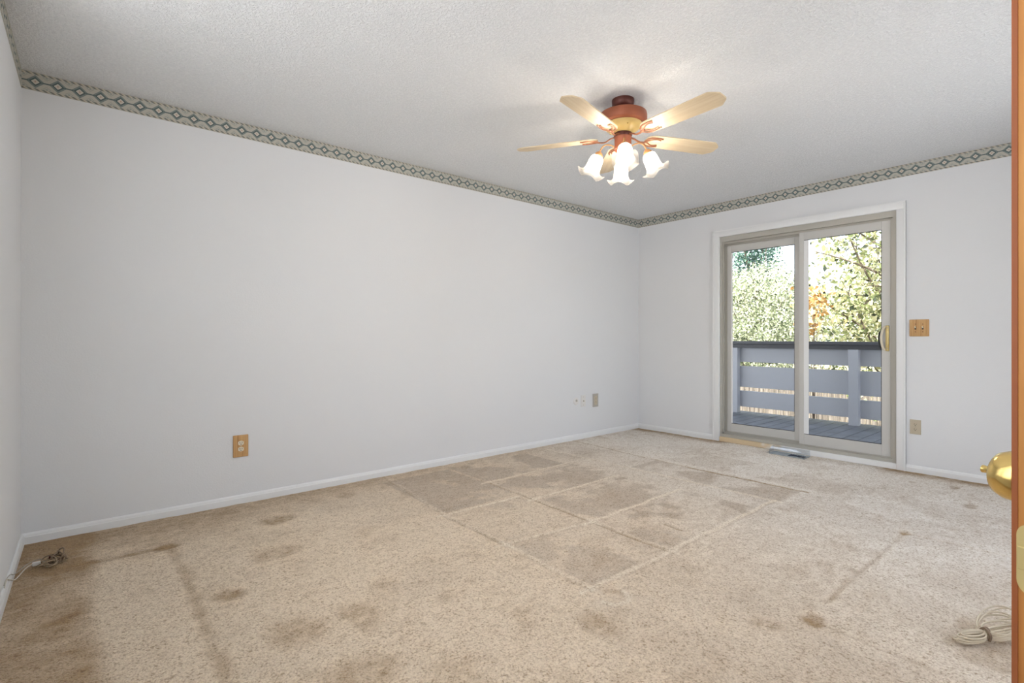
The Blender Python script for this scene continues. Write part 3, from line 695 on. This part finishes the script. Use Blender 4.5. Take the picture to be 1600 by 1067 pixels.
# ------------------------------------------------------------------ cords on the carpet
def hank(cx, cy, az, L, Wd_, loops, r_, seed, tail=None):
    rd = random.Random(seed); pts = []
    for k in range(loops):
        for s_ in (1, -1):
            a_ = L*rd.uniform(.65, 1.0); b_ = Wd_*rd.uniform(.35, 1.0); off = rd.uniform(-.3, .3)
            for q in np.linspace(0, 2*math.pi, 14)[:-1]:
                x_ = s_*a_*.5*(1-math.cos(q)); y_ = b_*math.sin(q)+off*b_*(1-math.cos(q))*.5
                pts.append((x_, y_, .012+r_+(k/loops)*.022+rd.uniform(0, .005)+.006*(1-math.cos(q))))
    m = MB(); ca, sa = math.cos(az), math.sin(az)
    P = [(cx+x_*ca-y_*sa, cy+x_*sa+y_*ca, z_) for x_, y_, z_ in pts]
    m.tube(smoothpath(P, 2), r_, n=6); return m
def loops(cx, cy, n, R0, r_, seed, spread=.02):
    rd = random.Random(seed); m = MB()
    for k in range(n):
        c = Vector((cx+rd.uniform(-spread, spread), cy+rd.uniform(-spread, spread)*.7, 0))
        az_ = rd.uniform(0, 6.28); tl = rd.uniform(.25, 1.0); rr_ = R0*rd.uniform(.7, 1.15); e_ = rd.uniform(.55, .9)
        ax1 = Vector((math.cos(az_), math.sin(az_), 0)); ax2 = Vector((-math.sin(az_)*math.cos(tl), math.cos(az_)*math.cos(tl), math.sin(tl)))
        P = [c+ax1*rr_*math.cos(q)+ax2*rr_*e_*math.sin(q) for q in np.linspace(0, 2*math.pi*.97, 22)]
        dz_ = .008+r_-min(p.z for p in P); m.tube([p+Vector((0, 0, dz_)) for p in P], r_, n=6)
    return m
c1 = loops(-.062, 3.235, 8, .034, .0030, 5)
o = empty('coiled_cable', (-.080, 3.262, .004), label='brown coiled cable tied in a bundle on the carpet by the near left corner', category='cable')
def reparent(ob, par):
    ob.parent = par; ob.matrix_parent_inverse = Matrix.Translation(-par.location); return ob
reparent(c1.build('cable_loops', M_CORDB, smooth=60), o)
c1b = loops(-.098, 3.205, 5, .032, .0028, 15); reparent(c1b.build('cable_loops', M_CORDM, smooth=60), o)
tw = MB().tube([(-.090, 3.222, .010), (-.088, 3.222, .044), (-.074, 3.222, .044), (-.072, 3.222, .010)], .004, n=8); reparent(tw.build('cable_tie', M_DKCOPPER, smooth=60), o)
ld_ = MB().tube(smoothpath([(-.105, 3.235, .018), (-.13, 3.25, .016), (-.165, 3.23, .013), (-.195, 3.10, .014), (-.207, 3.00, .05), (-.212, 2.93, .075), (-.2155, 2.90, .050)]), .0024, n=6)
reparent(ld_.build('lead_wire', M_CORDW, smooth=60), o)
l2 = MB().tube(smoothpath([(-.105, 3.232, .020), (-.125, 3.29, .018), (-.165, 3.27, .014), (-.198, 3.12, .03), (-.206, 3.02, .065), (-.2125, 2.92, .080), (-.216, 2.89, .07)]), .0018, n=6)
reparent(l2.build('lead_wire', M_GREYP, smooth=60), o)
cn = MB().box((-.150, 3.232, .008), (-.120, 3.252, .024), bev=.003); reparent(cn.build('connector', M_WHITEP), o)

o = empty('tied_cord', (2.47, .265, .004), label='beige extension cord folded and tied in a hank on the carpet by the wooden door', category='cord')
az = math.atan2(-.50, .86)
rd = random.Random(3); m = MB()
def T2(x_, y_, z_): return (2.425+x_*math.cos(az)-y_*math.sin(az), .300+x_*math.sin(az)+y_*math.cos(az), z_)
P = []
for k in range(9):
    a_ = .17*rd.uniform(.85, 1.1); b_ = .045*rd.uniform(.25, 1.0); up = .03*rd.random()
    if k < 4: b_ = .055; up = .05+.012*k
    for q in np.linspace(0, 2*math.pi, 14)[:-1]:
        P.append(T2(a_*.5*(1-math.cos(q)), b_*math.sin(q)+(.035 if k < 4 else -.006)*(1-math.cos(q))*.5*(1 if k < 4 else rd.uniform(0, 2)), .016+.003*k+up*(1-math.cos(q))*.35))
    a2 = .125*rd.uniform(.7, 1.1); b2 = .026*rd.uniform(.2, 1)
    for q in np.linspace(0, 2*math.pi, 10)[:-1]:
        P.append(T2(-a2*.5*(1-math.cos(q)), b2*math.sin(q), .016+.0025*k+.004*math.sin(q)))
m.tube(smoothpath(P, 2), .0029, n=6)
reparent(m.build('cord_loops', M_CORD, smooth=60), o)
tie = MB(); tie.tube(smoothpath([T2(0, -.014, .010), T2(.002, -.016, .030), T2(.0, 0, .047), T2(-.002, .016, .030), T2(0, .014, .010)]), .0045, n=8)
tie.tube(smoothpath([T2(.006, -.012, .012), T2(.008, -.012, .034), T2(.006, .0, .049), T2(.005, .013, .030)]), .0035, n=8)
reparent(tie.build('tie_wrap', M_CORDB, smooth=60), o)

# ------------------------------------------------------------------ balcony
ZD = -.05
dk = MB(); y_ = -1.6; rd = random.Random(2)
while y_ < 5.6:
    dk.box((XB+.165, y_, ZD-.035), (7.70, y_+.136, ZD+rd.uniform(-.001, .001)), bev=.004); y_ += .1425
dk.box((7.64, -1.6, ZD-.25), (7.68, 5.6, ZD-.04)); dk.box((XB+.17, -1.6, ZD-.25), (XB+.21, 5.6, ZD-.04))
dk.build('balcony_deck', M_DECK, **st)
RXB = 7.55
rl = empty('balcony_railing', (RXB, 2.15, ZD), label='grey painted balcony railing with three wide boards and a dark cap', category='railing')
def rb(a, b, nm, m_, bev=.003):
    ob = MB().box(a, b, bev=bev).build(nm, m_); reparent(ob, rl); return ob
rb((RXB-.10, -1.5, .965), (RXB+.09, 5.5, 1.005), 'cap_rail', M_CAP); rb((RXB-.055, -1.5, .905), (RXB-.015, 5.5, .965), 'sub_rail', M_CAP)
for z0, z1 in ((.695, .905), (.325, .635), (.035, .270)): rb((RXB+.0, -1.5, z0), (RXB+.038, 5.5, z1), 'rail_board', M_RAIL)
for yc in (-.93, .61, 2.15, 3.69, 5.23):
    rb((RXB-.095, yc-.055, ZD), (RXB-.003, yc+.055, .905), 'post', M_RAIL)

# ------------------------------------------------------------------ garden
MB().box((-30, -30, -.6), (5.35, YK-.13, -.35)).box((-30, YK-.13, -.6), (-.45, 30, -.35)).build('bounce_ground', mat('pale_bounce_ground', (.56, .57, .59, 1), .9), **st)  # unseen pale ground added to bounce sunlight in through the added windows
MB().box((5.36, -30, -2.4), (60, 40, -2.2)).build('ground', M_GROUND, **st)
fe = empty('picket_fence', (12.6, 3, -2.2), label='weathered wooden fence seen below the railing boards', category='fence')
pk = MB(); y_ = -6.0; rd = random.Random(9)
while y_ < 14:
    h_ = -.10+rd.uniform(-.01, .01)
    pk.box((12.6, y_, -2.18), (12.62, y_+.10, h_)); y_ += .115
reparent(pk.build('pickets', M_PICKET), fe)
for zc in (-1.9, -1.1, -.35): reparent(MB().box((12.63, -6, zc-.045), (12.67, 14, zc+.045)).build('fence_rail', M_PICKET), fe)

def leafmat(name, c1, c2, c3, c4):
    m = bpy.data.materials.new(name); m.use_nodes = True; t_ = NT(m); nt = m.node_tree
    at_ = t_.n('ShaderNodeAttribute', attribute_name='leaf_tone').outputs['Fac']
    c_ = t_.ramp(at_, [(0, c1), (.35, c2), (.7, c3), (1, c4)])
    t_.link(c_, t_.b.inputs['Base Color']); t_.b.inputs['Roughness'].default_value = .5
    tl = t_.n('ShaderNodeBsdfTranslucent', {0: c_}); mx = t_.n('ShaderNodeMixShader', {0: .45})
    t_.link(t_.b.outputs[0], mx.inputs[1]); t_.link(tl.outputs[0], mx.inputs[2])
    t_.link(mx.outputs[0], nt.nodes['Material Output'].inputs[0]); return m
L_YEL = leafmat('yellow_green_leaf', srgb('#28342E'), srgb('#98A470'), srgb('#D6D2A8'), srgb('#F0ECD0'))
L_PALE = leafmat('pale_green_leaf', srgb('#38463E'), srgb('#A8B490'), srgb('#DCDEC6'), srgb('#F2F1E4'))
L_ORA = leafmat('orange_leaf', srgb('#8A6434'), srgb('#C09658'), srgb('#DCC088'), srgb('#EAD8AC'))
L_CON = leafmat('blue_green_needle', srgb('#2C4A48'), srgb('#46685E'), srgb('#688A78'), srgb('#8AA692'))

def foliage(name, blobs, n, size, m_, seed, parent, droop=.3):
    rs = np.random.RandomState(seed)
    wts = np.array([b[3]*b[4]*b[5] for b in blobs]); wts = wts/wts.sum()
    idx = rs.choice(len(blobs), n, p=wts); Bv = np.array(blobs)[idx]
    d_ = rs.normal(size=(n, 3)); d_ /= np.linalg.norm(d_, axis=1)[:, None]
    rad = rs.rand(n)**(1/2.2)
    C_ = Bv[:, :3]+d_*rad[:, None]*Bv[:, 3:6]
    # twig clustering
    cl = rs.randint(0, n//14+1, n); jit = C_[rs.randint(0, n, n//14+1)]
    C_ = np.where(rs.rand(n)[:, None] < .7, jit[cl]+rs.normal(size=(n, 3))*size*1.5, C_)
    a_ = rs.normal(size=(n, 3)); a_[:, 2] -= droop; a_ /= np.linalg.norm(a_, axis=1)[:, None]
    b_ = np.cross(a_, rs.normal(size=(n, 3))); b_ /= np.linalg.norm(b_, axis=1)[:, None]
    c_ = np.cross(a_, b_)
    s_ = size*rs.uniform(.6, 1.25, n)[:, None]
    p0 = C_-a_*s_*.5; p1 = C_+b_*s_*.36+c_*s_*.10; p2 = C_+a_*s_*.55; p3 = C_-b_*s_*.36+c_*s_*.10
    V = np.stack([p0, p1, p2, p3], 1).reshape(-1, 3)
    k_ = np.arange(n)*4
    F = np.concatenate([np.stack([k_, k_+1, k_+2], 1), np.stack([k_, k_+2, k_+3], 1)], 0)
    me = bpy.data.meshes.new(name); me.vertices.add(len(V)); me.vertices.foreach_set('co', V.ravel())
    me.loops.add(F.size); me.loops.foreach_set('vertex_index', F.ravel().astype('i4'))
    me.polygons.add(len(F)); me.polygons.foreach_set('loop_start', np.arange(len(F))*3); me.update(calc_edges=True)
    tone = np.repeat(rs.rand(n), 4).astype('f4')
    at_ = me.attributes.new('leaf_tone', 'FLOAT', 'POINT'); at_.data.foreach_set('value', tone)
    me.materials.append(m_)
    ob = bpy.data.objects.new(name, me); COL.objects.link(ob); reparent(ob, parent); return ob
def wood_parts(base, blobs, parent, r0, seed):
    rd = random.Random(seed); top = max(b[2] for b in blobs); bx_, by_, bz_ = base
    cx = sum(b[0] for b in blobs)/len(blobs); cy = sum(b[1] for b in blobs)/len(blobs)
    mid_ = Vector((bx_*.5+cx*.5, by_*.5+cy*.5, (bz_+top)/2))
    tr = MB().tube(smoothpath([base, tuple(Vector(base).lerp(mid_, .5)+Vector((.06, -.05, 0))), mid_, (cx, cy, top)]), [r0*(1-.8*i/18) for i in range(19)], n=10)
    reparent(tr.build('trunk', M_BARK, smooth=60), parent)
    br = MB()
    for b in blobs:
        for k in range(9):
            t_ = rd.uniform(.15, .9); s0 = Vector(base).lerp(Vector((cx, cy, top)), t_)
            e = Vector((b[0]+rd.uniform(-.9, .9)*b[3], b[1]+rd.uniform(-.9, .9)*b[4], b[2]+rd.uniform(-.8, .9)*b[5]))
            m_ = s0.lerp(e, .5)+Vector((rd.uniform(-.15, .15)*b[3], rd.uniform(-.15, .15)*b[3], .12))
            pts = smoothpath([s0, m_, e], 5); br.tube(pts, [r0*.22*(1-.85*i/(len(pts)-1)) for i in range(len(pts))], n=5)
            for q in range(3):
                s1 = Vector(pts[rd.randint(3, len(pts)-1)]); e1 = s1+Vector((rd.uniform(-.4, .4)*b[3], rd.uniform(-.4, .4)*b[4], rd.uniform(-.2, .35)))
                br.tube([s1, s1.lerp(e1, .5)+Vector((0, 0, .05)), e1], [r0*.06, r0*.045, r0*.02], n=4)
    reparent(br.build('branches', M_BARK), parent)
def tree(name, base, blobs, n, size, m_, r0, seed, label, cat='tree', **kw):
    e = empty(name, base, label=label, category=cat, **kw)
    wood_parts(base, blobs, e, r0, seed); foliage('foliage', blobs, n, size, m_, seed, e); return e
tree('broadleaf_tree', (10.6, 1.9, -2.2), [(10.0, 3.0, 1.5, .9, .75, 1.2), (10.2, 2.2, 1.2, 1.2, 1.1, 1.5), (10.3, 2.3, 3.1, 1.3, 1.3, 1.1), (10.2, .3, 1.6, 1.4, 1.3, 1.8)], 17000, .085, L_YEL, .13, 21,
     'yellow-green broadleaf tree closest behind the railing, filling the right glass panel')
tree('orange_shrub', (8.25, 2.86, -2.2), [(8.25, 2.86, 1.62, .14, .16, .22), (8.25, 2.90, 1.28, .14, .14, .2)], 190, .085, L_ORA, .02, 22,
     'small orange-leaved branchy tree just right of the meeting frames of the glass door', 'tree')
tree('pale_tree', (15.3, 6.9, -2.2), [(15.3, 7.3, 1.1, 1.1, 1.3, 1.6), (15.3, 6.1, 1.0, 1.1, 1.1, 1.5), (15.4, 6.6, 2.3, .9, 1.0, 1.0), (15.4, 7.4, 2.5, .8, .6, .6)], 40000, .068, L_PALE, .12, 23,
     'pale green tree filling the left glass panel beyond the balcony')
tree('evergreen_tree', (18.8, 8.6, -2.2), [(18.8, 8.6, .6, 1.5, 1.5, 1.2), (18.8, 8.6, 2.4, 1.2, 1.1, 1.2), (18.8, 8.5, 4.0, .8, .8, 1.2)], 16000, .10, L_CON, .2, 24,
     'blue-green evergreen showing at the top of the left glass panel')
tree('broadleaf_tree', (19.5, 4.2, -2.2), [(19.5, 5.2, 1.6, 1.2, 1.4, 2.3), (19.5, 3.0, 2.4, 1.3, 1.8, 1.8)], 16000, .10, L_PALE, .15, 25,
     'larger tree further back behind the yellow-green one in the right panel')
